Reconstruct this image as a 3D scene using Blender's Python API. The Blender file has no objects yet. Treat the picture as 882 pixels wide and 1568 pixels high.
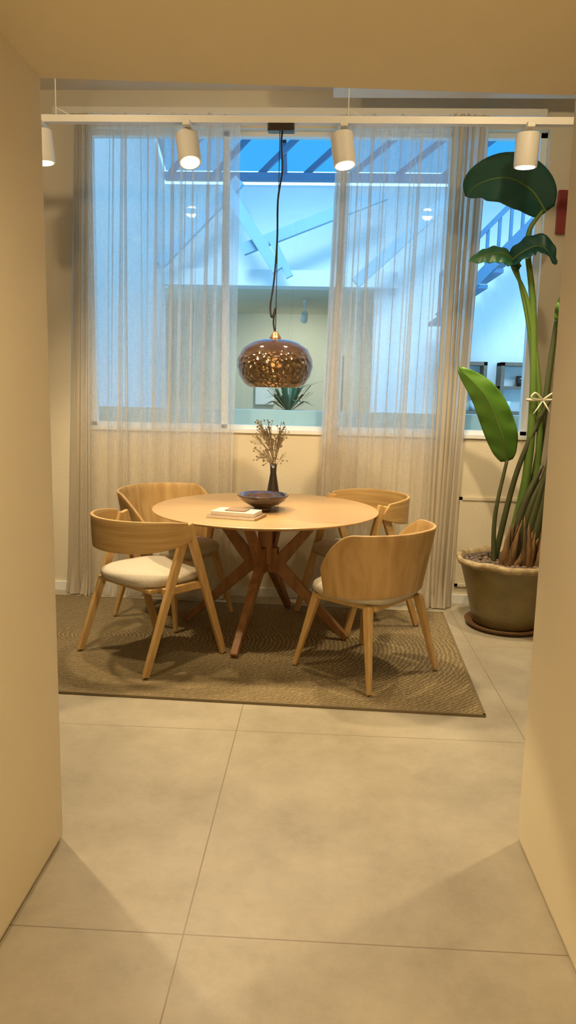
import bpy, math, random, bmesh
from mathutils import Matrix, Vector
random.seed(7)
sc=bpy.context.scene
sc.view_settings.view_transform='Standard'
# ------------------------------------------------------------ helpers
def new_mat(name,base=(.8,.8,.8),rough=.5,metal=0,spec=.5,var=0,vscale=5,vstretch=(1,1,1),bump=0,bscale=50,col2=None,emit=None,estr=0,trans=0,ior=1.45,detail=4,bdist=.01,coat=0,distort=0,lo=.32,hi=.68):
    m=bpy.data.materials.new(name); m.use_nodes=True
    nt=m.node_tree; b=nt.nodes['Principled BSDF']
    b.inputs['Base Color'].default_value=(*base,1); b.inputs['Roughness'].default_value=rough
    b.inputs['Metallic'].default_value=metal; b.inputs['Specular IOR Level'].default_value=spec
    b.inputs['Transmission Weight'].default_value=trans; b.inputs['IOR'].default_value=ior
    b.inputs['Coat Weight'].default_value=coat
    if emit: b.inputs['Emission Color'].default_value=(*emit,1); b.inputs['Emission Strength'].default_value=estr
    tc=nt.nodes.new('ShaderNodeTexCoord'); mp=nt.nodes.new('ShaderNodeMapping')
    mp.inputs['Scale'].default_value=vstretch; nt.links.new(tc.outputs['Object'],mp.inputs[0])
    if col2 is None and var>0: col2=tuple(c*(1-var) for c in base)
    if col2:
        n=nt.nodes.new('ShaderNodeTexNoise'); n.inputs['Scale'].default_value=vscale; n.inputs['Detail'].default_value=detail; n.inputs['Distortion'].default_value=distort
        nt.links.new(mp.outputs[0],n.inputs['Vector'])
        r=nt.nodes.new('ShaderNodeValToRGB'); r.color_ramp.elements[0].position=lo; r.color_ramp.elements[1].position=hi
        r.color_ramp.elements[0].color=(*col2,1); r.color_ramp.elements[1].color=(*base,1)
        nt.links.new(n.outputs['Fac'],r.inputs[0]); nt.links.new(r.outputs[0],b.inputs['Base Color'])
    if bump>0:
        n2=nt.nodes.new('ShaderNodeTexNoise'); n2.inputs['Scale'].default_value=bscale; n2.inputs['Detail'].default_value=3
        nt.links.new(mp.outputs[0],n2.inputs['Vector'])
        bp=nt.nodes.new('ShaderNodeBump'); bp.inputs['Strength'].default_value=bump; bp.inputs['Distance'].default_value=bdist
        nt.links.new(n2.outputs['Fac'],bp.inputs['Height']); nt.links.new(bp.outputs[0],b.inputs['Normal'])
    return m
def empty(name,loc=(0,0,0),rot=0):
    e=bpy.data.objects.new(name,None); sc.collection.objects.link(e); e.location=loc; e.rotation_euler=(0,0,rot); e.empty_display_size=.1
    return e
def mesh(name,v,f,mat,parent=None,smooth=False,bevel=0,subsurf=0,solid=0,mats=None):
    me=bpy.data.meshes.new(name); me.from_pydata([tuple(p) for p in v],[],f); me.update()
    bm=bmesh.new(); bm.from_mesh(me); bmesh.ops.recalc_face_normals(bm,faces=bm.faces); bm.to_mesh(me); bm.free()
    o=bpy.data.objects.new(name,me); sc.collection.objects.link(o)
    for m in (mats or [mat]): me.materials.append(m)
    if parent: o.parent=parent
    if smooth:
        for p in me.polygons: p.use_smooth=True
    if solid:
        s=o.modifiers.new('s','SOLIDIFY'); s.thickness=solid; s.offset=0
    if bevel:
        s=o.modifiers.new('b','BEVEL'); s.width=bevel; s.segments=3; s.limit_method='ANGLE'
    if subsurf:
        s=o.modifiers.new('ss','SUBSURF'); s.levels=subsurf; s.render_levels=subsurf
    return o
def boxvf(x0,x1,y0,y1,z0,z1):
    v=[(x0,y0,z0),(x1,y0,z0),(x1,y1,z0),(x0,y1,z0),(x0,y0,z1),(x1,y0,z1),(x1,y1,z1),(x0,y1,z1)]
    return v,[(0,3,2,1),(4,5,6,7),(0,1,5,4),(1,2,6,5),(2,3,7,6),(3,0,4,7)]
def box(name,x0,x1,y0,y1,z0,z1,mat,parent=None,bevel=0):
    v,f=boxvf(x0,x1,y0,y1,z0,z1); return mesh(name,v,f,mat,parent,bevel=bevel)
def multi(name,parts,mat,parent=None,smooth=False,bevel=0):
    V=[];Fc=[]
    for v,f in parts:
        n=len(V); V+=list(v); Fc+=[tuple(i+n for i in q) for q in f]
    return mesh(name,V,Fc,mat,parent,smooth,bevel)
def beamvf(p0,p1,w0,d0,w1=None,d1=None,side=(1,0,0)):
    p0=Vector(p0);p1=Vector(p1);w1=w1 or w0;d1=d1 or d0
    a=(p1-p0).normalized(); s=Vector(side); s=(s-a*s.dot(a)).normalized(); u=a.cross(s)
    v=[]
    for p,w,d in ((p0,w0,d0),(p1,w1,d1)):
        for i,j in ((-1,-1),(1,-1),(1,1),(-1,1)): v.append(p+s*w/2*i+u*d/2*j)
    return v,[(0,3,2,1),(4,5,6,7),(0,1,5,4),(1,2,6,5),(2,3,7,6),(3,0,4,7)]
def tubevf(pts,rad,n=8):
    pts=[Vector(p) for p in pts]; N=len(pts)
    if not hasattr(rad,'__len__'): rad=[rad]*N
    V=[];F=[];prev=None
    for i,p in enumerate(pts):
        t=(pts[min(i+1,N-1)]-pts[max(i-1,0)]).normalized()
        if prev is None:
            s=t.cross(Vector((0,1,.013))); 
            if s.length<.01: s=t.cross(Vector((1,0,0)))
        else: s=prev-t*prev.dot(t)
        s.normalize(); prev=s; u=t.cross(s)
        for k in range(n):
            a=2*math.pi*k/n; V.append(p+(s*math.cos(a)+u*math.sin(a))*rad[i])
    for i in range(N-1):
        for k in range(n):
            F.append((i*n+k,i*n+(k+1)%n,(i+1)*n+(k+1)%n,(i+1)*n+k))
    F.append(tuple(range(n))[::-1]); F.append(tuple(range((N-1)*n,N*n)))
    return V,F
def spline(pts,m=8):
    pts=[Vector(p) for p in pts]; out=[]
    P=[pts[0]*2-pts[1]]+pts+[pts[-1]*2-pts[-2]]
    for i in range(1,len(P)-2):
        for k in range(m):
            t=k/m;a,b,c,d=P[i-1],P[i],P[i+1],P[i+2]
            out.append(.5*((2*b)+(c-a)*t+(2*a-5*b+4*c-d)*t*t+(3*b-a-3*c+d)*t**3))
    out.append(pts[-1]); return out
def lathevf(prof,n=48,wob=None):
    V=[];F=[]
    for i,(r,z) in enumerate(prof):
        for k in range(n):
            a=2*math.pi*k/n; rr=r; zz=z
            if wob: rr,zz=wob(i,r,z,a)
            V.append((rr*math.cos(a),rr*math.sin(a),zz))
    for i in range(len(prof)-1):
        for k in range(n): F.append((i*n+k,i*n+(k+1)%n,(i+1)*n+(k+1)%n,(i+1)*n+k))
    if prof[0][0]>1e-4: F.append(tuple(range(n))[::-1])
    if prof[-1][0]>1e-4: F.append(tuple(range((len(prof)-1)*n,len(prof)*n)))
    return V,F
def lathe(name,prof,mat,parent,n=48,wob=None,smooth=True,caps=True):
    v,f=lathevf(prof,n,wob)
    if not caps: f=[q for q in f if len(q)==4]
    return mesh(name,v,f,mat,parent,smooth)

# ------------------------------------------------------------ materials
M_wall=new_mat('wall_plaster',(.76,.69,.54),.85,var=.06,vscale=2,bump=.15,bscale=60)
M_jamb=new_mat('jamb_plaster',(.80,.72,.54),.8,var=.05,vscale=1.5,bump=.08,bscale=40)
M_ceil=new_mat('ceiling_paint',(.84,.77,.66),.85,var=.04,vscale=2)
M_white=new_mat('white_paint',(.84,.87,.88),.55,var=.05,vscale=2)
M_fix=new_mat('fixture_white',(.84,.8,.72),.4)
M_oak=new_mat('oak_wood',(.60,.40,.17),.42,vscale=6,vstretch=(7,7,.7),col2=(.50,.31,.115),bump=.05,bscale=40,detail=6,distort=.6)
M_oak_h=new_mat('oak_veneer',(.60,.40,.17),.38,vscale=3,vstretch=(.9,.9,14),col2=(.47,.29,.105),detail=7,distort=.35,lo=.36,hi=.64)
M_oak_v=new_mat('oak_veneer_crown',(.61,.40,.17),.38,vscale=2.0,vstretch=(8,8,1.1),col2=(.46,.28,.10),detail=6,distort=.5,lo=.36,hi=.62)
M_table=new_mat('table_oak',(.57,.37,.18),.32,vscale=4,vstretch=(1,10,1),col2=(.48,.30,.13),detail=6,distort=.5)
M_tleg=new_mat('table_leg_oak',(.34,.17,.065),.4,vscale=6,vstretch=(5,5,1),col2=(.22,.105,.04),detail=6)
M_fab=new_mat('seat_fabric',(.66,.61,.50),.95,vscale=160,col2=(.50,.44,.34),bump=.3,bscale=300,bdist=.003)
M_black=new_mat('black_cord',(.02,.02,.02),.5)
M_dark=new_mat('dark_ceramic',(.035,.025,.02),.25,spec=.6,coat=.3)
M_bowl=new_mat('bowl_glaze',(.10,.06,.045),.14,spec=.7,vscale=14,col2=(.03,.02,.02),coat=.6)
M_book=new_mat('book_cover',(.75,.70,.62),.5,var=.1)
M_book2=new_mat('book_board',(.40,.26,.15),.5,var=.2)
M_pot=new_mat('pot_glaze',(.23,.17,.06),.42,vscale=4,col2=(.13,.10,.035),bump=.4,bscale=18,coat=.3)
M_rim=new_mat('pot_rim',(.50,.40,.23),.6,vscale=20,col2=(.26,.18,.09),bump=.5,bscale=40)
M_terra=new_mat('terracotta',(.17,.085,.03),.6,var=.3,vscale=6)
M_peb=new_mat('pebbles',(.20,.14,.10),.6,vscale=16,col2=(.07,.05,.04))
M_soil=new_mat('soil',(.06,.04,.025),.9,bump=.5,bscale=40)
def leafmat(name,c1,c2):
    return new_mat(name,c1,.35,vscale=3,vstretch=(1,1,1),col2=c2,spec=.5,bump=.15,bscale=25)
M_leafD=leafmat('leaf_dark',(.014,.085,.065),(.008,.05,.045))
M_leafG=leafmat('leaf_green',(.10,.23,.03),(.055,.15,.018))
M_leafM=leafmat('leaf_mid',(.06,.19,.09),(.03,.12,.06))
M_stem=new_mat('stem_green',(.13,.22,.04),.45,vscale=5,vstretch=(1,1,.3),col2=(.07,.13,.02))
M_stemD=new_mat('stem_dark',(.085,.10,.035),.5,vscale=5,vstretch=(1,1,.3),col2=(.05,.05,.02))
M_sheath=new_mat('dry_sheath',(.26,.135,.045),.75,vscale=8,vstretch=(3,3,.5),col2=(.07,.045,.02))
M_ribbon=new_mat('ribbon',(.75,.68,.52),.7)
M_dry=new_mat('dried_flower',(.50,.40,.26),.8,var=.3,vscale=30)
M_red=new_mat('red_print',(.35,.05,.04),.5,var=.3)
M_blue=new_mat('blue_steel',(.06,.18,.33),.5,var=.1)
M_pale=new_mat('pale_timber',(.34,.55,.70),.6,var=.08)
M_grey=new_mat('grey_wood',(.22,.15,.10),.6,var=.2)
M_emW=new_mat('lamp_lens',(1,1,1),.5,emit=(1,.85,.55),estr=5)

# floor
m=bpy.data.materials.new('stone_tile'); m.use_nodes=True; nt=m.node_tree; b=nt.nodes['Principled BSDF']
tc=nt.nodes.new('ShaderNodeTexCoord'); sep=nt.nodes.new('ShaderNodeSeparateXYZ'); nt.links.new(tc.outputs['Object'],sep.inputs[0])
def math_(op,a,bb,c=None):
    n=nt.nodes.new('ShaderNodeMath'); n.operation=op
    for i,x in enumerate((a,bb,c)):
        if x is None: continue
        if isinstance(x,(int,float)): n.inputs[i].default_value=x
        else: nt.links.new(x,n.inputs[i])
    return n.outputs[0]
def grid(sock,off,size):
    a=math_('SUBTRACT',sock,off); a=math_('PINGPONG',a,size/2); return a
gx=grid(sep.outputs[0],-.33,1.21); gy=grid(sep.outputs[1],1.73,1.19)
g=math_('MINIMUM',gx,gy); line=math_('LESS_THAN',g,.002)
n1=nt.nodes.new('ShaderNodeTexNoise'); n1.inputs['Scale'].default_value=1.9; n1.inputs['Detail'].default_value=11; n1.inputs['Roughness'].default_value=.76
nt.links.new(tc.outputs['Object'],n1.inputs['Vector'])
r=nt.nodes.new('ShaderNodeValToRGB'); r.color_ramp.elements[0].position=.33; r.color_ramp.elements[1].position=.68
r.color_ramp.elements[0].color=(.33,.29,.215,1); r.color_ramp.elements[1].color=(.50,.45,.345,1)
nt.links.new(n1.outputs['Fac'],r.inputs[0])
mx=nt.nodes.new('ShaderNodeMix'); mx.data_type='RGBA'; nt.links.new(line,mx.inputs[0]); nt.links.new(r.outputs[0],mx.inputs[6]); mx.inputs[7].default_value=(.25,.20,.14,1)
nt.links.new(mx.outputs[2],b.inputs['Base Color'])
n2=nt.nodes.new('ShaderNodeTexNoise'); n2.inputs['Scale'].default_value=6; n2.inputs['Detail'].default_value=6; nt.links.new(tc.outputs['Object'],n2.inputs['Vector'])
rr=nt.nodes.new('ShaderNodeMapRange'); rr.inputs[3].default_value=.28; rr.inputs[4].default_value=.5; nt.links.new(n2.outputs['Fac'],rr.inputs[0]); nt.links.new(rr.outputs[0],b.inputs['Roughness'])
M_floor=m
# rug
m=bpy.data.materials.new('woven_rug'); m.use_nodes=True; nt=m.node_tree; b=nt.nodes['Principled BSDF']; b.inputs['Roughness'].default_value=1; b.inputs['Specular IOR Level'].default_value=.1
tc=nt.nodes.new('ShaderNodeTexCoord')
w=nt.nodes.new('ShaderNodeTexWave'); w.inputs['Scale'].default_value=17; w.inputs['Distortion'].default_value=5; w.inputs['Detail'].default_value=2; w.inputs['Detail Scale'].default_value=3; w.wave_type='RINGS'; w.rings_direction='Z'
mp=nt.nodes.new('ShaderNodeMapping'); mp.inputs['Location'].default_value=(.55,0,0); mp.inputs['Scale'].default_value=(.75,1.3,1); nt.links.new(tc.outputs['Object'],mp.inputs[0]); nt.links.new(mp.outputs[0],w.inputs[0])
w2=nt.nodes.new('ShaderNodeTexNoise'); w2.inputs['Scale'].default_value=85; nt.links.new(tc.outputs['Object'],w2.inputs[0])
mu=nt.nodes.new('ShaderNodeMath'); mu.operation='MULTIPLY'; nt.links.new(w.outputs['Fac'],mu.inputs[0]); nt.links.new(w2.outputs['Fac'],mu.inputs[1])
r=nt.nodes.new('ShaderNodeValToRGB'); r.color_ramp.elements[0].color=(.18,.135,.07,1); r.color_ramp.elements[1].color=(.40,.315,.185,1); r.color_ramp.elements[1].position=.6
nt.links.new(mu.outputs[0],r.inputs[0]); nt.links.new(r.outputs[0],b.inputs['Base Color'])
bp=nt.nodes.new('ShaderNodeBump'); bp.inputs['Distance'].default_value=.012; bp.inputs['Strength'].default_value=.8; nt.links.new(mu.outputs[0],bp.inputs['Height']); nt.links.new(bp.outputs[0],b.inputs['Normal'])
M_rug=m
# curtains
def curtain_mat(name,transp,col,tl):
    m=bpy.data.materials.new(name); m.use_nodes=True; nt=m.node_tree; nt.nodes.clear()
    out=nt.nodes.new('ShaderNodeOutputMaterial'); d=nt.nodes.new('ShaderNodeBsdfDiffuse'); t=nt.nodes.new('ShaderNodeBsdfTranslucent'); tr=nt.nodes.new('ShaderNodeBsdfTransparent')
    d.inputs[0].default_value=(*col,1); t.inputs[0].default_value=(*col,1)
    a=nt.nodes.new('ShaderNodeMixShader'); a.inputs[0].default_value=tl; nt.links.new(d.outputs[0],a.inputs[1]); nt.links.new(t.outputs[0],a.inputs[2])
    tc=nt.nodes.new('ShaderNodeTexCoord'); f=None
    for st in ((2,2,26),(34,1,1)):
        mp=nt.nodes.new('ShaderNodeMapping'); mp.inputs['Scale'].default_value=st; nt.links.new(tc.outputs['Object'],mp.inputs[0])
        n=nt.nodes.new('ShaderNodeTexNoise'); n.inputs['Scale'].default_value=16; n.inputs['Detail'].default_value=1; nt.links.new(mp.outputs[0],n.inputs['Vector'])
        if f is None:
            q=nt.nodes.new('ShaderNodeMath'); q.operation='MULTIPLY_ADD'; nt.links.new(n.outputs['Fac'],q.inputs[0]); q.inputs[1].default_value=.6; q.inputs[2].default_value=.2; f=q.outputs[0]
        else:
            q=nt.nodes.new('ShaderNodeMath'); q.operation='ADD'; nt.links.new(f,q.inputs[0]); nt.links.new(n.outputs['Fac'],q.inputs[1]); f=q.outputs[0]
    q=nt.nodes.new('ShaderNodeMapRange'); nt.links.new(f,q.inputs[0]); q.inputs[1].default_value=.7; q.inputs[2].default_value=1.3; q.inputs[3].default_value=transp*.8; q.inputs[4].default_value=transp*1.2
    bl=nt.nodes.new('ShaderNodeMixShader'); nt.links.new(q.outputs[0],bl.inputs[0]); nt.links.new(a.outputs[0],bl.inputs[1]); nt.links.new(tr.outputs[0],bl.inputs[2])
    nt.links.new(bl.outputs[0],out.inputs[0]); return m
M_sheer=curtain_mat('linen_sheer',.52,(.90,.86,.79),.6); M_drape=curtain_mat('linen_drape',.15,(.78,.72,.61),.5)
def glass_mat(name,tint,fac):
    m=bpy.data.materials.new(name); m.use_nodes=True; nt=m.node_tree; nt.nodes.clear()
    out=nt.nodes.new('ShaderNodeOutputMaterial'); tr=nt.nodes.new('ShaderNodeBsdfTransparent'); tr.inputs[0].default_value=(*tint,1)
    gl=nt.nodes.new('ShaderNodeBsdfGlossy'); gl.inputs['Roughness'].default_value=.02; mx=nt.nodes.new('ShaderNodeMixShader'); mx.inputs[0].default_value=fac
    nt.links.new(tr.outputs[0],mx.inputs[1]); nt.links.new(gl.outputs[0],mx.inputs[2]); nt.links.new(mx.outputs[0],out.inputs[0]); return m
M_glass=glass_mat('window_glass',(.82,.94,1),.04)
M_tint=glass_mat('tinted_skylight_glass',(.035,.17,.25),0.0)

# ------------------------------------------------------------ room shell
SZ=2.237; CZ=3.28
floor=box('floor',-4,4.5,-2.6,12.2,-.06,0,M_floor)
def slab(name,pts,z0,z1,mat,bevel=0):
    n=len(pts); v=[(x,y,z0) for x,y in pts]+[(x,y,z1) for x,y in pts]
    f=[tuple(range(n))[::-1],tuple(range(n,2*n))]+[(i,(i+1)%n,n+(i+1)%n,n+i) for i in range(n)]
    return mesh(name,v,f,mat,bevel=bevel)
slab('wall_left',[(-3.6,-2.6),(-.785,-2.6),(-.785,2.13),(-3.6,1.94)],0,CZ,M_jamb,.03)
slab('wall_right',[(.66,-2.6),(2.6,-2.6),(2.6,2.36),(.66,2.235)],0,CZ,M_jamb,.03)
slab('ceiling_passage',[(-.80,-2.6),(.67,-2.6),(.67,2.235),(-.80,2.128)],SZ,CZ,M_jamb,.015)
box('wall_back',-3.6,2.6,-2.75,-2.6,0,CZ,M_jamb)
box('wall_far_left',-3.75,-3.6,-2.6,6.9,0,CZ,M_wall)
box('wall_far_right',2.6,2.75,-2.6,5.2,0,CZ,M_wall)
box('ceiling',-3.75,2.75,-2.75,5.2,CZ,CZ+.15,M_ceil)
Y0,Y1=5.0,5.2; WX0,WX1=-1.60,1.36; WZ0,WZ1=1.155,3.06
multi('wall_window',[boxvf(-1.88,WX0,Y0,Y1,0,CZ),boxvf(WX1,2.6,Y0,Y1,0,CZ),boxvf(WX0,WX1,Y0,Y1,0,WZ0),boxvf(WX0,WX1,Y0,Y1,WZ1,CZ)],M_wall)
w1=empty('window_1')
multi('window_frame',[boxvf(WX0,WX1,5.06,5.12,WZ1-.03,WZ1),boxvf(WX0,WX1,5.06,5.12,WZ0,WZ0+.03),boxvf(WX0,WX0+.04,5.06,5.12,WZ0,WZ1),boxvf(WX1-.04,WX1,5.06,5.12,WZ0,WZ1),
   boxvf(-.70,-.66,5.06,5.12,WZ0,WZ1),boxvf(.06,.10,5.06,5.12,WZ0,WZ1),boxvf(.76,.80,5.06,5.12,WZ0,WZ1)],M_white,w1)
box('window_pane',WX0,WX1,5.088,5.092,WZ0,WZ1,M_glass,w1)
box('trim_sill',WX0,WX1,4.985,5.06,WZ0-.02,WZ0+.004,M_white)
box('trim_ledge_upstand',-1.9,2.6,5.24,5.34,1.13,1.285,M_white)
box('baseboard_window',-1.88,2.6,4.985,5.0,0,.06,M_white)
pn=empty('wall_access_panel')
multi('panel_frame',[boxvf(.93,1.45,4.985,4.999,.12,.14),boxvf(.93,1.45,4.985,4.999,.72,.74),boxvf(.93,.95,4.985,4.999,.12,.74),boxvf(1.43,1.45,4.985,4.999,.12,.74)],M_wall,pn)
box('panel_face',.95,1.43,4.992,4.999,.14,.72,M_wall,pn)
box('ceiling_beam',.0,2.6,4.35,4.75,3.15,CZ,M_ceil)
box('wall_side_room',-3.6,-1.98,6.9,7.0,0,CZ,M_white)
box('wall_partition',-2.02,-1.92,5.2,9.0,0,5.0,M_white)
box('ceiling_side_room',-3.75,-2.02,5.2,7.0,CZ,CZ+.15,M_ceil)
sh=empty('display_shelf')
multi('shelf_boards',[boxvf(-3.3,-2.05,6.5,6.88,z,z+.03) for z in (.3,.75,1.2,1.65,2.1,2.5)]+[boxvf(-2.09,-2.05,6.5,6.88,0,2.53),boxvf(-3.3,-3.26,6.5,6.88,0,2.53)],M_black,sh)
parts=[]
for z in (.33,.78,1.23,1.68,2.13):
    x=-3.2
    while x<-2.2:
        wd=random.uniform(.05,.14); h=random.uniform(.12,.3); parts.append(boxvf(x,x+wd,6.6,6.8,z,z+h)); x+=wd+random.uniform(.02,.08)
multi('shelf_contents',parts,M_book,sh)

# ------------------------------------------------------------ atrium beyond window
box('courtyard_ledge',-1.92,4.3,5.2,9.0,1.05,1.13,M_white)
multi('wall_atrium',[boxvf(-1.92,4.3,9.0,9.15,2.62,3.76),boxvf(.55,4.3,9.0,9.15,0,2.62)],M_white)
box('wall_atrium_right',4.3,4.45,5.0,9.15,0,5.0,M_white)
box('wall_atrium_front',-1.92,4.3,5.02,5.2,CZ+.15,3.9,M_white)
box('trim_atrium_lintel',-1.92,.8,8.86,9.0,2.62,2.80,M_white)
multi('wall_inner_room',[boxvf(-3,1.2,12,12.1,0,2.9),boxvf(-3.1,-3,9.15,12,0,2.9),boxvf(1.2,1.3,9.15,12,0,2.9)],M_wall)
box('ceiling_inner_room',-3,1.2,9.15,12,2.62,2.75,M_wall)
sk=empty('skylight_frame')
parts=[]
for i in range(9):
    x=-1.85+i*.52
    parts.append(beamvf((x,8.95,3.86),(x+1.7,6.9,4.75),.04,.06,side=(0,1,0)))
parts.append(boxvf(-1.9,4.28,8.86,8.96,3.78,3.86))
parts.append(beamvf((-.52,8.9,3.84),(-.52,7.6,4.9),.05,.06))
parts.append(boxvf(-1.9,4.28,6.8,6.9,4.7,4.82))
multi('skylight_bars',parts,M_blue,sk)
mesh('skylight_glazing',[(-1.9,8.97,3.90),(4.28,8.97,3.90),(4.28,6.86,4.82),(-1.9,6.86,4.82)],[(0,1,2,3)],M_tint,sk)
tr=empty('roof_truss')
multi('truss_timbers',[beamvf((-1.15,8.4,3.6),(-.55,8.4,2.72),.09,.12,side=(0,1,0)),beamvf((-.95,8.5,2.95),(.6,8.5,3.55),.09,.12,side=(0,1,0)),beamvf((-.62,8.45,3.05),(-.42,8.45,2.66),.07,.08,side=(0,1,0)),
   beamvf((.3,8.4,2.6),(1.5,8.4,3.7),.09,.12,side=(0,1,0)),beamvf((-1.9,8.6,2.8),(-1.0,8.6,3.7),.09,.12,side=(0,1,0))],M_pale,tr)
st=empty('staircase_railing')
parts=[]
a=Vector((1.15,7.9,2.20)); bb=Vector((2.5,7.9,3.62))
for dz in (0,.42):
    parts.append(beamvf(a+Vector((0,0,dz)),bb+Vector((0,0,dz)),.05,.10 if dz==0 else .05,side=(0,1,0)))
for i in range(13):
    p=a.lerp(bb,i/12); parts.append(beamvf(p,p+Vector((0,0,.42)),.03,.03))
for i in range(9):
    p=a.lerp(bb,i/9); parts.append(boxvf(p.x,p.x+.18,7.9,8.7,p.z-.02,p.z+.02))
multi('stair_parts',parts,M_blue,st)
def cabinet(x,w,z0,z1):
    c=empty('glass_cabinet'); y=8.75
    P=[boxvf(x,x+.04,y,y+.24,z0,z1),boxvf(x+w-.04,x+w,y,y+.24,z0,z1),boxvf(x,x+w,y,y+.24,z1-.04,z1),boxvf(x,x+w,y,y+.24,z0,z0+.04),boxvf(x,x+w,y+.02,y+.24,(z0+z1)/2,(z0+z1)/2+.03)]
    multi('cabinet_frame',P,M_grey,c); box('cabinet_back',x,x+w,y+.22,y+.24,z0,z1,M_white,c)
    box('cabinet_base',x,x+w,y,y+.24,1.13,z0,M_white,c)
    for i in range(3):
        v,f=lathevf([(.0,0),(.035,0),(.06,.06),(.055,.12),(.05,.12),(.0,.02)],16)
        mesh('cabinet_bowl',[(p[0]+x+.1+i*(w-.2)/2,p[1]+y+.1,p[2]+(z0+.04 if i!=1 else (z0+z1)/2+.03)) for p in v],f,M_dark if i==1 else M_white,c,True)
cabinet(1.36,.50,1.2,1.80); cabinet(2.02,.5,1.2,1.80)
pl=empty('potted_plant_inner')
random.seed(3); V=[];F=[]
for i in range(60):
    a=random.uniform(0,6.28); r=random.uniform(.25,.55); z=random.uniform(.05,.42); n=len(V)
    d=Vector((math.cos(a)*r,math.sin(a)*r*.5,z)); b0=Vector((-.45,9.5,1.15)); s=Vector((0,0,1)).cross(d).normalized()*.03
    V+= [b0,b0+d*.6+s+Vector((0,0,.1)),b0+d,b0+d*.6-s+Vector((0,0,.1))]; F.append((n,n+1,n+2,n+3))
mesh('foliage',V,F,M_leafM,pl)
lathe('planter',[(0,0),(.16,0),(.2,.3),(.18,.3),(.0,.28)],M_grey,pl).location=(-.42,9.5,.88)
box('planter_stand',-1.4,.5,9.3,9.75,0,.88,M_grey,pl)
sg=empty('shop_sign')
box('sign_board',.02,.26,11.9,11.96,1.0,2.0,M_white,sg)
multi('sign_text',[boxvf(.06,.18,11.88,11.9,1.2+i*.1,1.25+i*.1) for i in range(7)],M_black,sg)
fr=empty('picture_panel'); box('panel_board',-1.1,-.80,11.9,11.98,1.2,2.0,M_white,fr)

# ------------------------------------------------------------ curtains
def curtain(name,x0t,x1t,x0b,x1b,y,z0,z1,nf,amp,mat,seed,parent,clus=.03,ov=.55):
    rnd=random.Random(seed); nx=int(nf*22); nz=46
    ph=[rnd.uniform(0,6.28) for _ in range(6)]; V=[];F=[]
    for j in range(nz+1):
        t=j/nz; z=z1+(z0-z1)*t
        for i in range(nx+1):
            u=i/nx
            ux=u+clus*math.sin(4.3*u*6.28+ph[5])*.9+clus*.35*math.sin(9.1*u*6.28+ph[1]+t)
            e=min(1,u*12,(1-u)*12); ux=ux*e+u*(1-e)
            x=(x0t+(x1t-x0t)*ux)*(1-t)+(x0b+(x1b-x0b)*ux)*t
            uu=u+.012*math.sin(3.1*u*6.28+ph[0])+.006*math.sin(9*u+ph[1]+t*1.5)
            am=amp*(.50+.50*math.sin(4.3*u*6.28+ph[5]+3.14*.5+t*.6))*(.85+.4*t)+.004
            a=uu*nf*6.28+ph[3]+.3*math.sin(t*3+u*7)
            yy=math.sin(a)*am+.25*am*math.sin(uu*nf*2.3*6.28+ph[4])
            if t>.93: k=(t-.93)/.07; yy+= -.03*k*k*(1+math.sin(u*nf*5+ph[5])); x+=.012*k*math.sin(u*40+ph[1])
            V.append((x+ov*am*math.sin(2*a+.4),y+yy,z))
    for j in range(nz):
        for i in range(nx):
            a=j*(nx+1)+i; F.append((a,a+1,a+nx+2,a+nx+1))
    return mesh(name,V,F,mat,parent,True)
cl=empty('linen_curtain'); curtain('fabric',-1.58,-.575,-1.66,-.60,4.90,.015,3.10,13,.042,M_sheer,1,cl); curtain('fabric_edge',-1.62,-1.52,-1.74,-1.58,4.90,.01,3.10,3,.03,M_drape,4,cl)
cr=empty('linen_curtain'); curtain('fabric',.05,.76,-.02,.74,4.90,.015,3.10,9,.040,M_sheer,2,cr); curtain('fabric_edge',.74,.95,.72,.88,4.88,.01,3.10,5,.036,M_drape,3,cr); curtain('fabric_fold',.035,.13,-.04,.08,4.90,.012,3.10,3,.03,M_sheer,9,cr)
box('curtain_rail',-1.75,1.3,4.88,4.93,3.10,3.14,M_fix)

# ------------------------------------------------------------ rug
ru=empty('area_rug',(-.55,4.01,0),math.radians(-2))
v,f=boxvf(-1.35,1.33,-.80,.75,.0015,.011); mesh('rug_body',v,f,M_rug,ru,bevel=.004)
ms=new_mat('rug_binding',(.19,.145,.08),.95)
multi('rug_binding',[boxvf(-1.36,1.34,-.812,-.798,.001,.012),boxvf(-1.36,1.34,.748,.762,.001,.012),boxvf(1.328,1.342,-.81,.76,.001,.012),boxvf(-1.362,-1.348,-.81,.76,.001,.012)],ms,ru)

# ------------------------------------------------------------ table
TZ=.75
tb=empty('round_dining_table',(-.32,4.22,0.002))
lathe('table_top',[(0,TZ-.030),(.58,TZ-.030),(.635,TZ-.016),(.65,TZ-.008),(.65,TZ-.005),(.645,TZ-.002),(0,TZ-.002)],M_table,tb,96,smooth=False)
for k in range(4):
    a=math.radians(-104+90*k); dx,dy=math.cos(a),math.sin(a)
    sd=(-dy,dx,0)
    P=lambda r,z:(dx*r,dy*r,z)
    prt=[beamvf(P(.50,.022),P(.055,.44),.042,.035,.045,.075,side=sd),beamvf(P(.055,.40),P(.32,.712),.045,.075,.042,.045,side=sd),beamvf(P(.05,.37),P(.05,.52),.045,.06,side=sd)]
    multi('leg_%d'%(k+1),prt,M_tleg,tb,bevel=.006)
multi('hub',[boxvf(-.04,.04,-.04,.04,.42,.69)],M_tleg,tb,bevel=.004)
multi('top_bracket',[boxvf(-.30,.30,-.03,.03,.70,.72),boxvf(-.03,.03,-.30,.30,.70,.72)],M_tleg,tb)

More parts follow.
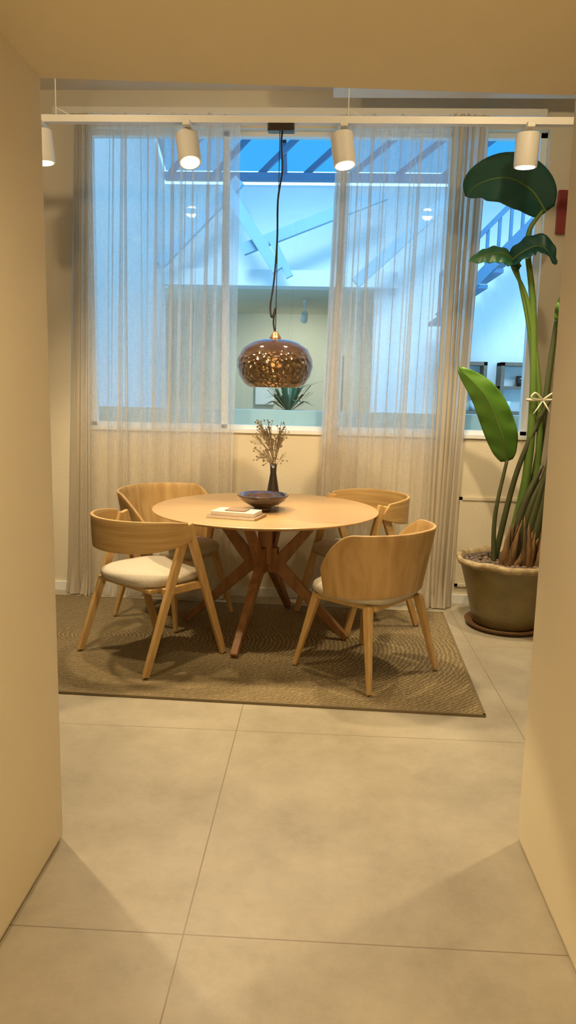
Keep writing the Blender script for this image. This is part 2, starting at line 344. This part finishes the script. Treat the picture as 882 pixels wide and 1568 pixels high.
# ------------------------------------------------------------ chairs
def cushion(name,parent,w,d,z0,z1,mat,cy=0):
    prof=[(.0,z0),(.90,z0),(.98,z0+.25*(z1-z0)),(1.0,z0+.5*(z1-z0)),(.97,z0+.8*(z1-z0)),(.88,z1),(.6,z1+.006),(.0,z1+.008)]
    V=[];F=[];n=40
    for r,z in prof:
        for k in range(n):
            a=2*math.pi*k/n; c,s=math.cos(a),math.sin(a); e=2/3.2
            V.append((w*r*abs(c)**e*(1 if c>=0 else -1),cy+d*r*abs(s)**e*(1 if s>=0 else -1),z))
    for i in range(len(prof)-1):
        for k in range(n): F.append((i*n+k,i*n+(k+1)%n,(i+1)*n+(k+1)%n,(i+1)*n+k))
    return mesh(name,V,F,mat,parent,True)
def shell(name,parent,phi,Rt,Rb,zb,zt,mat,ey=1.0,cy=0,th=.016,N=56,K=10,rx=1.0):
    V=[];F=[]
    for i in range(N+1):
        u=-1+2*i/N; p=math.radians(phi*u)
        b0=zb(abs(u)); t0=zt(abs(u))
        for k in range(K+1):
            s=k/K; z=b0+(t0-b0)*s; hh=(z-.42)/.34
            R=Rb+(Rt-Rb)*hh
            V.append((R*rx*math.sin(p),cy-R*ey*math.cos(p),z))
    for i in range(N):
        for k in range(K):
            a=i*(K+1)+k; F.append((a,a+1,a+K+2,a+K+1))
    o=mesh(name,V,F,mat,parent,True,solid=th)
    bv=o.modifiers.new('b','BEVEL'); bv.width=.004; bv.segments=2; bv.limit_method='ANGLE'; bv.angle_limit=1.0
    return o
CH=.0135
def chair_band(loc,az,top=.755):
    e=empty('dining_chair',(loc[0],loc[1],CH),math.radians(az-90))
    shell('backrest',e,98,.30,.285,lambda u:top-.165+.055*u**3,lambda u:top-.025*u**4-.10*max(0,u-.93)/.07*.5,M_oak_h,ey=.95)
    cushion('seat',e,.245,.235,.415,.475,M_fab,.02)
    multi('seat_frame',[boxvf(-.22,.22,-.17,.2,.395,.418)],M_oak,e,bevel=.006)
    for s in (-1,1):
        ax=s*.272
        prt=[beamvf((ax,.035,top-.03),(s*.285,.27,.004),.028,.05,.026,.034,side=(1,0,0)),beamvf((ax,.03,top-.04),(s*.285,-.25,.004),.028,.05,.026,.034,side=(1,0,0)),
             beamvf((s*.262,-.12,.405),(s*.262,.17,.405),.024,.04,side=(1,0,0))]
        multi('leg_frame_%d'%(1 if s<0 else 2),prt,M_oak,e,bevel=.005)
    multi('cross_rail',[beamvf((-.265,-.08,.395),(.265,-.08,.395),.03,.03,side=(0,1,0)),beamvf((-.265,.13,.395),(.265,.13,.395),.03,.03,side=(0,1,0))],M_oak,e,bevel=.004)
    return e
def chair_shell(loc,az,top=.755,legrot=0):
    e=empty('dining_chair',(loc[0],loc[1],CH),math.radians(az-90))
    def zt(u): 
        if u<.62: return top-.012*u
        k=(u-.62)/.38; return top-.007-.20*k**1.7
    def zb(u): return .452-.02*u
    shell('backrest',e,108,.335,.27,zb,zt,M_oak_v,ey=.93,rx=1.02)
    cushion('seat',e,.25,.24,.405,.47,M_fab,.01)
    multi('seat_frame',[boxvf(-.2,.2,-.18,.19,.375,.405)],M_oak,e,bevel=.01)
    k=1; R=Matrix.Rotation(math.radians(legrot),3,'Z')
    for sx in (-1,1):
        for sy in (-1,1):
            V,F=beamvf(R@Vector((sx*.19,sy*.17,.40)),R@Vector((sx*.258,sy*.258,0.002)),.042,.042,.024,.024)
            mesh('leg_%d'%k,V,F,M_oak,e,bevel=.008); k+=1
    return e
chair_band((-.90,3.78),51,.765)
chair_shell((.25,3.67),143,.765,-8)
chair_shell((-.91,4.47),-32,.80)
chair_band((.24,4.52),212,.79)

# ------------------------------------------------------------ table items
bw=empty('ceramic_bowl',(-.33,4.12,TZ))
lathe('bowl_body',[(0,0),(.05,0),(.055,.012),(.05,.02),(.08,.035),(.125,.06),(.145,.085),(.147,.093),(.141,.094),(.12,.07),(.07,.045),(0,.036)],M_bowl,bw,64)
vs=empty('bud_vase',(-.29,4.36,TZ))
lathe('vase_body',[(0,0),(.036,0),(.04,.01),(.038,.07),(.026,.14),(.018,.19),(.021,.245),(.016,.245),(.012,.18),(0,.17)],M_dark,vs,32)
random.seed(11); parts=[]
for i in range(34):
    a=random.uniform(0,6.28); r=random.uniform(.02,.10); h=random.uniform(.28,.50)
    p=[(0,0,.17),(math.cos(a)*r*.25,math.sin(a)*r*.25,.17+(h-.17)*.5),(math.cos(a)*r-.02,math.sin(a)*r,h)]
    sp=spline(p,4); parts.append(tubevf(sp,.0016,4))
    for j in range(7):
        c=Vector(sp[-1])+Vector((random.uniform(-.025,.025),random.uniform(-.022,.022),random.uniform(-.06,.015)))
        parts.append(tubevf([sp[-3],c],.001,3))
        rr=random.uniform(.003,.008); parts.append(([c+Vector(d)*rr for d in ((1,0,0),(0,1,0),(-1,0,0),(0,-1,0),(0,0,1),(0,0,-1))],[(0,1,4),(1,2,4),(2,3,4),(3,0,4),(1,0,5),(2,1,5),(3,2,5),(0,3,5)]))
multi('dried_flowers',parts,M_dry,vs)
bk=empty('stacked_books',(-.45,3.88,TZ),math.radians(-14))
v,f=boxvf(-.14,.14,-.085,.085,.0,.014); mesh('book_1',v,f,M_book2,bk,bevel=.002)
v,f=boxvf(-.135,.135,-.08,.08,.002,.012); mesh('book_1_pages',[(x-.004,y-.007,z) for x,y,z in v],f,M_book,bk)
v,f=boxvf(-.12,.12,-.07,.07,.0145,.036); mesh('book_2',v,f,M_book,bk,bevel=.002)
box('cover_plate',-.05,.06,-.045,.045,.0365,.042,M_book2,bk)

# ------------------------------------------------------------ pendant
pd=empty('pendant_lamp',(-.275,4.1,0.01))
pm=bpy.data.materials.new('amber_glass'); pm.use_nodes=True; nt=pm.node_tree; b=nt.nodes['Principled BSDF']
b.inputs['Roughness'].default_value=.07; b.inputs['Metallic'].default_value=.05; b.inputs['Coat Weight'].default_value=.6; b.inputs['Transmission Weight'].default_value=.7
tc=nt.nodes.new('ShaderNodeTexCoord'); vo=nt.nodes.new('ShaderNodeTexVoronoi'); vo.inputs['Scale'].default_value=38; nt.links.new(tc.outputs['Object'],vo.inputs[0])
se=nt.nodes.new('ShaderNodeSeparateXYZ'); nt.links.new(tc.outputs['Object'],se.inputs[0])
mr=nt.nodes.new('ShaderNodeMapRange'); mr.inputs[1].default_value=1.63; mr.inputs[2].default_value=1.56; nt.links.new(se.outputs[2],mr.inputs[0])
r=nt.nodes.new('ShaderNodeValToRGB'); r.color_ramp.elements[0].color=(.62,.46,.24,1); r.color_ramp.elements[1].color=(.24,.14,.065,1); r.color_ramp.elements[1].position=.5; nt.links.new(vo.outputs['Distance'],r.inputs[0])  # pale cell centres put gold glints into the glass colour
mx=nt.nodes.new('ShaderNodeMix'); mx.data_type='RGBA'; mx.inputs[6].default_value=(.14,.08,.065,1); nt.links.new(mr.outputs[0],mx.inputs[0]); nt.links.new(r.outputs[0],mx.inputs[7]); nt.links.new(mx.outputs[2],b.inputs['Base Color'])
bp=nt.nodes.new('ShaderNodeBump'); bp.inputs['Distance'].default_value=.025; nt.links.new(mr.outputs[0],bp.inputs['Strength']); nt.links.new(vo.outputs['Distance'],bp.inputs['Height']); nt.links.new(bp.outputs[0],b.inputs['Normal'])
prof=[(.03,1.672),(.07,1.670),(.12,1.655),(.165,1.622),(.19,1.57),(.193,1.53),(.18,1.48),(.155,1.44),(.135,1.42),(.128,1.425),(.15,1.452),(.172,1.49),(.183,1.53),(.18,1.565),(.155,1.61),(.11,1.645),(.03,1.66)]
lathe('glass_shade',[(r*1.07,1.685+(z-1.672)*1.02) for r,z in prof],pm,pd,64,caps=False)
lathe('cap',[(0,1.728),(.012,1.728),(.02,1.713),(.032,1.693),(.034,1.678),(0,1.673)],new_mat('brass_cap',(.45,.25,.12),.3,metal=.8),pd,24)
lathe('socket',[(0,1.67),(.022,1.67),(.022,1.60),(0,1.60)],M_black,pd,20)
v,f=lathevf([(0,1.52),(.02,1.525),(.035,1.55),(.03,1.58),(.016,1.60),(0,1.60)],20); mesh('bulb',v,f,new_mat('bulb_glow',(1,.8,.5),.4,emit=(1,.7,.35),estr=6),pd,True)
V,F=tubevf(spline([(.0,0,1.71),(-.012,0,1.78),(.0,0,1.86),(-.02,0,1.80),(-.03,0,1.86),(-.012,0,2.0),(.0,0,2.2),(.0,0,2.4),(.02,0,2.55),(.012,0,2.68),(.02,0,2.765)],6),.005,6); mesh('cord',V,F,M_black,pd,True)
V,F=tubevf([(.0,0,1.71),(.004,0,2.765)],.002,6); mesh('suspension_wire',V,F,M_black,pd,True)
box('canopy',-.06,.08,-.03,.03,2.735,2.774,M_dark,pd,.006)

# ------------------------------------------------------------ track and spots
WARM=(1,.77,.45); PW=.75
tk=empty('added_ceiling_track')
box('track_rail',-3.2,2.55,4.08,4.12,2.785,2.82,M_fix,tk)
parts=[]
for x in (-2.6,-1.45,.08,1.35,2.3): parts.append(tubevf([(x,4.1,2.82),(x,4.1,CZ)],.003,6)); parts.append(tubevf([(x,4.1,2.86),(x+.08,4.1,2.82)],.0025,5))
multi('suspension_cables',parts,M_fix,tk)
def spot(x,y,z,target,power,angle,zrail=2.785,col=WARM,blend=.7,size=.05,L=.16,R=.06):
    e=empty('track_spotlight',(x,y,z))
    d=(Vector(target)-Vector((x,y,z))).normalized()
    c0=-d*L/2; c1=d*L/2
    V,F=tubevf([c0,c0+d*.004,c1-d*.02,c1],[R*.96,R,R,R*.97],32); mesh('housing',V,F,M_fix,e,False)
    V,F=tubevf([c1+d*.0005,c1+d*.003],[R*.8,R*.8],28); mesh('lens',V,F,M_emW,e)
    hz=zrail-z
    box('adapter',-.02,.02,-.07,.07,hz-.028,hz,M_fix,e,.004)
    V,F=tubevf([(0,0,0),(0,0,hz-.02)],.012,10); mesh('stem',V,F,M_fix,e)
    l=bpy.data.lights.new('spot_beam','SPOT'); l.energy=power*PW; l.color=col; l.spot_size=math.radians(angle); l.spot_blend=blend; l.shadow_soft_size=size
    o=bpy.data.objects.new('spot_beam',l); sc.collection.objects.link(o); o.parent=e; o.location=c1+d*.03; o.rotation_euler=d.to_track_quat('-Z','Y').to_euler()
spot(-.75,4.1,2.66,(-.25,3.1,0),140,70)
spot(.06,4.1,2.66,(.45,3.7,0),140,75)
spot(1.0,4.1,2.665,(1.0,4.3,.3),125,75)
spot(-1.53,4.1,2.665,(-1.3,4.2,.3),130,80)
added_tk=empty('added_ceiling_track'); box('track_rail',-2.5,2.4,2.78,2.82,3.19,3.22,M_fix,added_tk)  # unseen second track, added to carry extra spots behind the soffit
multi('track_hangers',[boxvf(x,x+.02,2.79,2.81,3.22,CZ) for x in (-2,0,2)],M_fix,added_tk)
spot(-1.0,2.8,3.07,(-.9,4.9,.4),210,64,3.19)  # unseen spots added to light the curtains and table
spot(.35,2.8,3.07,(.3,4.9,.4),210,64,3.19)
spot(-1.45,2.8,3.07,(-.35,2.35,0),190,40,3.19,blend=.2,size=.025)
spot(1.4,2.8,3.07,(.5,2.5,0),140,42,3.19,blend=.3,size=.03)
spot(-1.3,2.8,3.07,(-1.3,5.0,3.0),35,140,3.19)  # wide unseen spots added to brighten the ceiling and wall above the window
spot(.9,2.8,3.07,(1.0,5.0,3.0),45,140,3.19)
def down(x,y,p,ang=120,tgt=None):  # unseen passage lamps, added to brighten the jambs and near floor
    e=empty('added_downlight',(x,y,SZ))
    lathe('trim_ring',[(.03,-.006),(.05,-.006),(.052,0),(.03,0)],M_fix,e,32); v,f=lathevf([(0,-.003),(.035,-.003),(.035,-.001),(0,-.001)],24); mesh('lens',v,f,M_emW,e)
    l=bpy.data.lights.new('added_downlight_beam','SPOT'); l.energy=p*PW; l.color=(1,.75,.43); l.spot_size=math.radians(ang); l.spot_blend=.8; l.shadow_soft_size=.05
    o=bpy.data.objects.new('added_downlight_beam',l); sc.collection.objects.link(o); o.parent=e; o.location=(0,0,-.03)
down(.0,.3,68,165); down(-.07,-1.2,90,165); down(-.15,1.15,34,170)
spot(-.3,10.2,2.4,(-.5,11.9,1.0),150,120,2.62,L=.14,R=.045,col=(1,.85,.62))

# ------------------------------------------------------------ plant
pt=empty('potted_bird_of_paradise',(1.17,4.52,0))
lathe('saucer',[(0,0),(.215,0),(.245,.02),(.25,.035),(.24,.035),(.2,.02),(0,.02)],M_terra,pt)
def wob(i,r,z,a): return r*(1+.010*math.sin(3*a+z*9)),z+(.005*math.sin(5*a)+.003*math.sin(11*a) if z>.38 else 0)
lathe('pot_body',[(0,.021),(.19,.021),(.205,.04),(.225,.12),(.25,.22),(.275,.32),(.297,.40),(.305,.41)],M_pot,pt,64,wob)
lathe('pot_rim',[(.303,.40),(.315,.408),(.32,.42),(.314,.438),(.30,.442),(.285,.43),(.275,.38)],M_rim,pt,64,wob,caps=False)
lathe('soil',[(0,.395),(.28,.39)],M_soil,pt,32,caps=False)
random.seed(5); parts=[]
bm=bmesh.new(); bmesh.ops.create_icosphere(bm,subdivisions=2,radius=1); iv=[v.co.copy() for v in bm.verts]; jf=[tuple(v.index for v in f.verts) for f in bm.faces]; bm.free()
for i in range(420):
    a=random.uniform(0,6.28); r=.27*math.sqrt(random.random()); s=random.uniform(.009,.018); c=Vector((r*math.cos(a),r*math.sin(a),.405+random.uniform(0,.014)))
    ro=Matrix.Rotation(random.uniform(0,3),3,'Z'); sx=Vector((s*1.3,s,s*.7))
    parts.append(([c+ro@Vector((p.x*sx.x,p.y*sx.y,p.z*sx.z)) for p in iv],jf))
multi('pebbles',parts,M_peb,pt,True)
def leaf(name,sp,width,wdir,mat,fold=.25,ripple=.012,M=26,K=7,rf=30):
    S=spline(sp,M//(len(sp)-1)+1); n=len(S); V=[];F=[]
    wd0=Vector(wdir).normalized()
    for i,p in enumerate(S):
        t=i/(n-1); tg=(S[min(i+1,n-1)]-S[max(i-1,0)]).normalized(); w=(wd0-tg*wd0.dot(tg)).normalized(); nn=tg.cross(w)
        prof=(math.sin(math.pi*min(1,t*.97+.03)**.8))**.6*width/2 if t<1 else 0.001
        for k in range(-K,K+1):
            s=k/K; V.append(p+w*prof*s+nn*(abs(s)*prof*fold+ripple*math.sin(t*rf+k*.4)*abs(s)*(1 if k>0 else -1)))
    c=2*K+1
    for i in range(n-1):
        for k in range(2*K): a=i*c+k; F.append((a,a+1,a+c+1,a+c))
    mesh(name,V,F,mat,pt,True,solid=.002)
    V,F=tubevf([Vector(p) for p in S],[.006*(1-i/n)+.001 for i in range(n)],6); mesh(name+'_midrib',V,F,M_stem,pt,True)
def W(x,y,z): return Vector((x-1.17,y-4.52,z))
leaf('leaf_1',[W(1.22,4.46,2.45),W(1.12,4.43,2.56),W(.98,4.42,2.62),W(.84,4.46,2.60),W(.77,4.5,2.54)],.27,(.1,-.35,.9),M_leafD,-.15,.006,rf=16)
leaf('leaf_2',[W(1.11,4.5,2.16),W(1.0,4.46,2.22),W(.9,4.44,2.21),W(.80,4.42,2.17)],.12,(0,.5,.8),M_leafM,.2,.006)
leaf('leaf_3',[W(1.03,4.5,2.17),W(1.12,4.44,2.24),W(1.20,4.4,2.25),W(1.27,4.36,2.15)],.15,(0,.5,.8),M_leafD,.2,.008)
leaf('leaf_4',[W(1.11,4.5,1.03),W(1.05,4.44,1.2),W(.93,4.4,1.42),W(.77,4.42,1.58)],.19,(.8,-.2,.5),M_leafG,.3,.006)
leaf('leaf_5',[W(1.42,4.5,1.75),W(1.38,4.45,1.82),W(1.34,4.4,1.9),W(1.33,4.4,2.0)],.11,(1,-.3,0),M_leafG,.2)
leaf('leaf_6',[W(1.45,4.5,2.2),W(1.42,4.45,2.3),W(1.38,4.4,2.4),W(1.37,4.4,2.5)],.12,(1,-.3,0),M_leafM,.2)
leaf('leaf_7',[W(1.52,4.6,2.55),W(1.66,4.6,2.75),W(1.84,4.6,2.8),W(1.98,4.6,2.6)],.28,(.3,-.5,.8),M_leafD,.2)
parts=[];dk=[]
def stem(l,pts,r0,r1):
    s=spline(pts,8); n=len(s); l.append(tubevf(s,[r0+(r1-r0)*i/(n-1) for i in range(n)],10))
stem(parts,[W(1.19,4.5,.38),W(1.24,4.5,1.2),W(1.20,4.5,1.9),W(1.13,4.47,2.3),W(1.20,4.46,2.46)],.030,.010)
stem(parts,[W(1.15,4.52,.38),W(1.25,4.53,1.1),W(1.21,4.52,1.7),W(1.08,4.5,2.18)],.028,.009)
stem(parts,[W(1.25,4.5,.38),W(1.29,4.5,1.2),W(1.18,4.5,1.9),W(1.05,4.5,2.18)],.024,.009)
stem(dk,[W(1.07,4.5,.38),W(1.06,4.5,.7),W(1.11,4.5,1.05)],.016,.010)
stem(dk,[W(1.08,4.55,.38),W(1.18,4.5,1.0),W(1.36,4.48,1.5),W(1.42,4.5,1.77)],.02,.009)
stem(dk,[W(1.28,4.55,.38),W(1.36,4.5,1.0),W(1.38,4.5,1.7),W(1.45,4.5,2.22)],.026,.01)
stem(dk,[W(1.22,4.6,.38),W(1.3,4.55,1.0),W(1.36,4.55,1.9),W(1.52,4.6,2.57)],.028,.01)
for (x0,x1,x2,h,r) in ((1.30,1.38,1.44,1.20,.05),(1.20,1.27,1.36,1.12,.045),(1.14,1.2,1.30,1.02,.038),(1.24,1.31,1.38,1.25,.045),(1.17,1.24,1.31,.95,.042)):
    stem(dk,[W(x0,4.45,.38),W(x1,4.43,.75),W(x2,4.43,h)],r,.012)
multi('petioles',parts,M_stem,pt,True); multi('dark_stems',dk,M_stemD,pt,True)
parts=[]; random.seed(21)
for i in range(26):
    x=random.uniform(1.10,1.34); y=random.uniform(4.38,4.46); h=random.uniform(.12,.36); w0=random.uniform(.022,.04); ln=random.uniform(-.03,.07); tw=random.uniform(-.5,.5)
    V=[];F=[]; n=7
    for j in range(n):
        t=j/(n-1); ww=w0*(1-t**2*.95)*(1+.15*math.sin(j*2.3+i)); c=W(x+ln*t*t,y-.02*math.sin(t*3),.37+h*t)
        dirv=Vector((math.cos(tw+t*.6),math.sin(tw+t*.6),0)); nv=Vector((-dirv.y,dirv.x,0))
        V+=[c-dirv*ww,c-nv*ww*.5,c+dirv*ww]
    for j in range(n-1):
        for k in range(2): a=j*3+k; F.append((a,a+1,a+4,a+3))
    parts.append((V,F))
o=multi('dry_sheaths',parts,M_sheath,pt,True); s=o.modifiers.new('s','SOLIDIFY'); s.thickness=.003
parts=[tubevf([W(1.29+.09*math.cos(a),4.5+.07*math.sin(a),1.40) for a in [i*.5236 for i in range(13)]],.008,6)]
for s in (-1,1):
    parts.append(tubevf(spline([W(1.27,4.42,1.40),W(1.27+s*.05,4.40,1.44),W(1.27+s*.07,4.40,1.41),W(1.27,4.42,1.40)],5),.006,5))
    parts.append(tubevf([W(1.27,4.42,1.40),W(1.27+s*.03,4.41,1.35),W(1.27+s*.05,4.41,1.32)],.005,5))
multi('ribbon_bow',parts,M_ribbon,pt,True)
rp=empty('framed_picture'); box('picture_frame',1.43,1.75,4.965,4.999,2.44,2.70,M_red,rp,.004); box('picture_print',1.49,1.71,4.96,4.967,2.48,2.66,M_rim,rp)

# ------------------------------------------------------------ outdoor light
w=bpy.data.worlds.new('sky'); sc.world=w; w.use_nodes=True; bg=w.node_tree.nodes['Background']; bg.inputs[0].default_value=(.40,.72,1,1); bg.inputs[1].default_value=4.4
l=bpy.data.lights.new('sun','SUN'); l.energy=2.4; l.color=(.85,.95,1); l.angle=.3; o=bpy.data.objects.new('sun',l); sc.collection.objects.link(o)
o.rotation_euler=Vector((.1,1.5,-1)).to_track_quat('-Z','Y').to_euler(); o.location=(0,0,9)

# ------------------------------------------------------------ camera
cam=bpy.data.cameras.new('camera'); co=bpy.data.objects.new('camera',cam); sc.collection.objects.link(co)
cam.sensor_fit='VERTICAL'; cam.sensor_height=36; cam.lens=36*1132/1568; cam.clip_start=.02
Rm=(Matrix.Rotation(math.atan(.0453),3,'Z')@Matrix.Rotation(math.pi/2-math.radians(9.29),3,'X')@Matrix.Rotation(0.022,3,'Z'))
co.matrix_world=Matrix.Translation((0,0,1.42))@Rm.to_4x4()
sc.camera=co
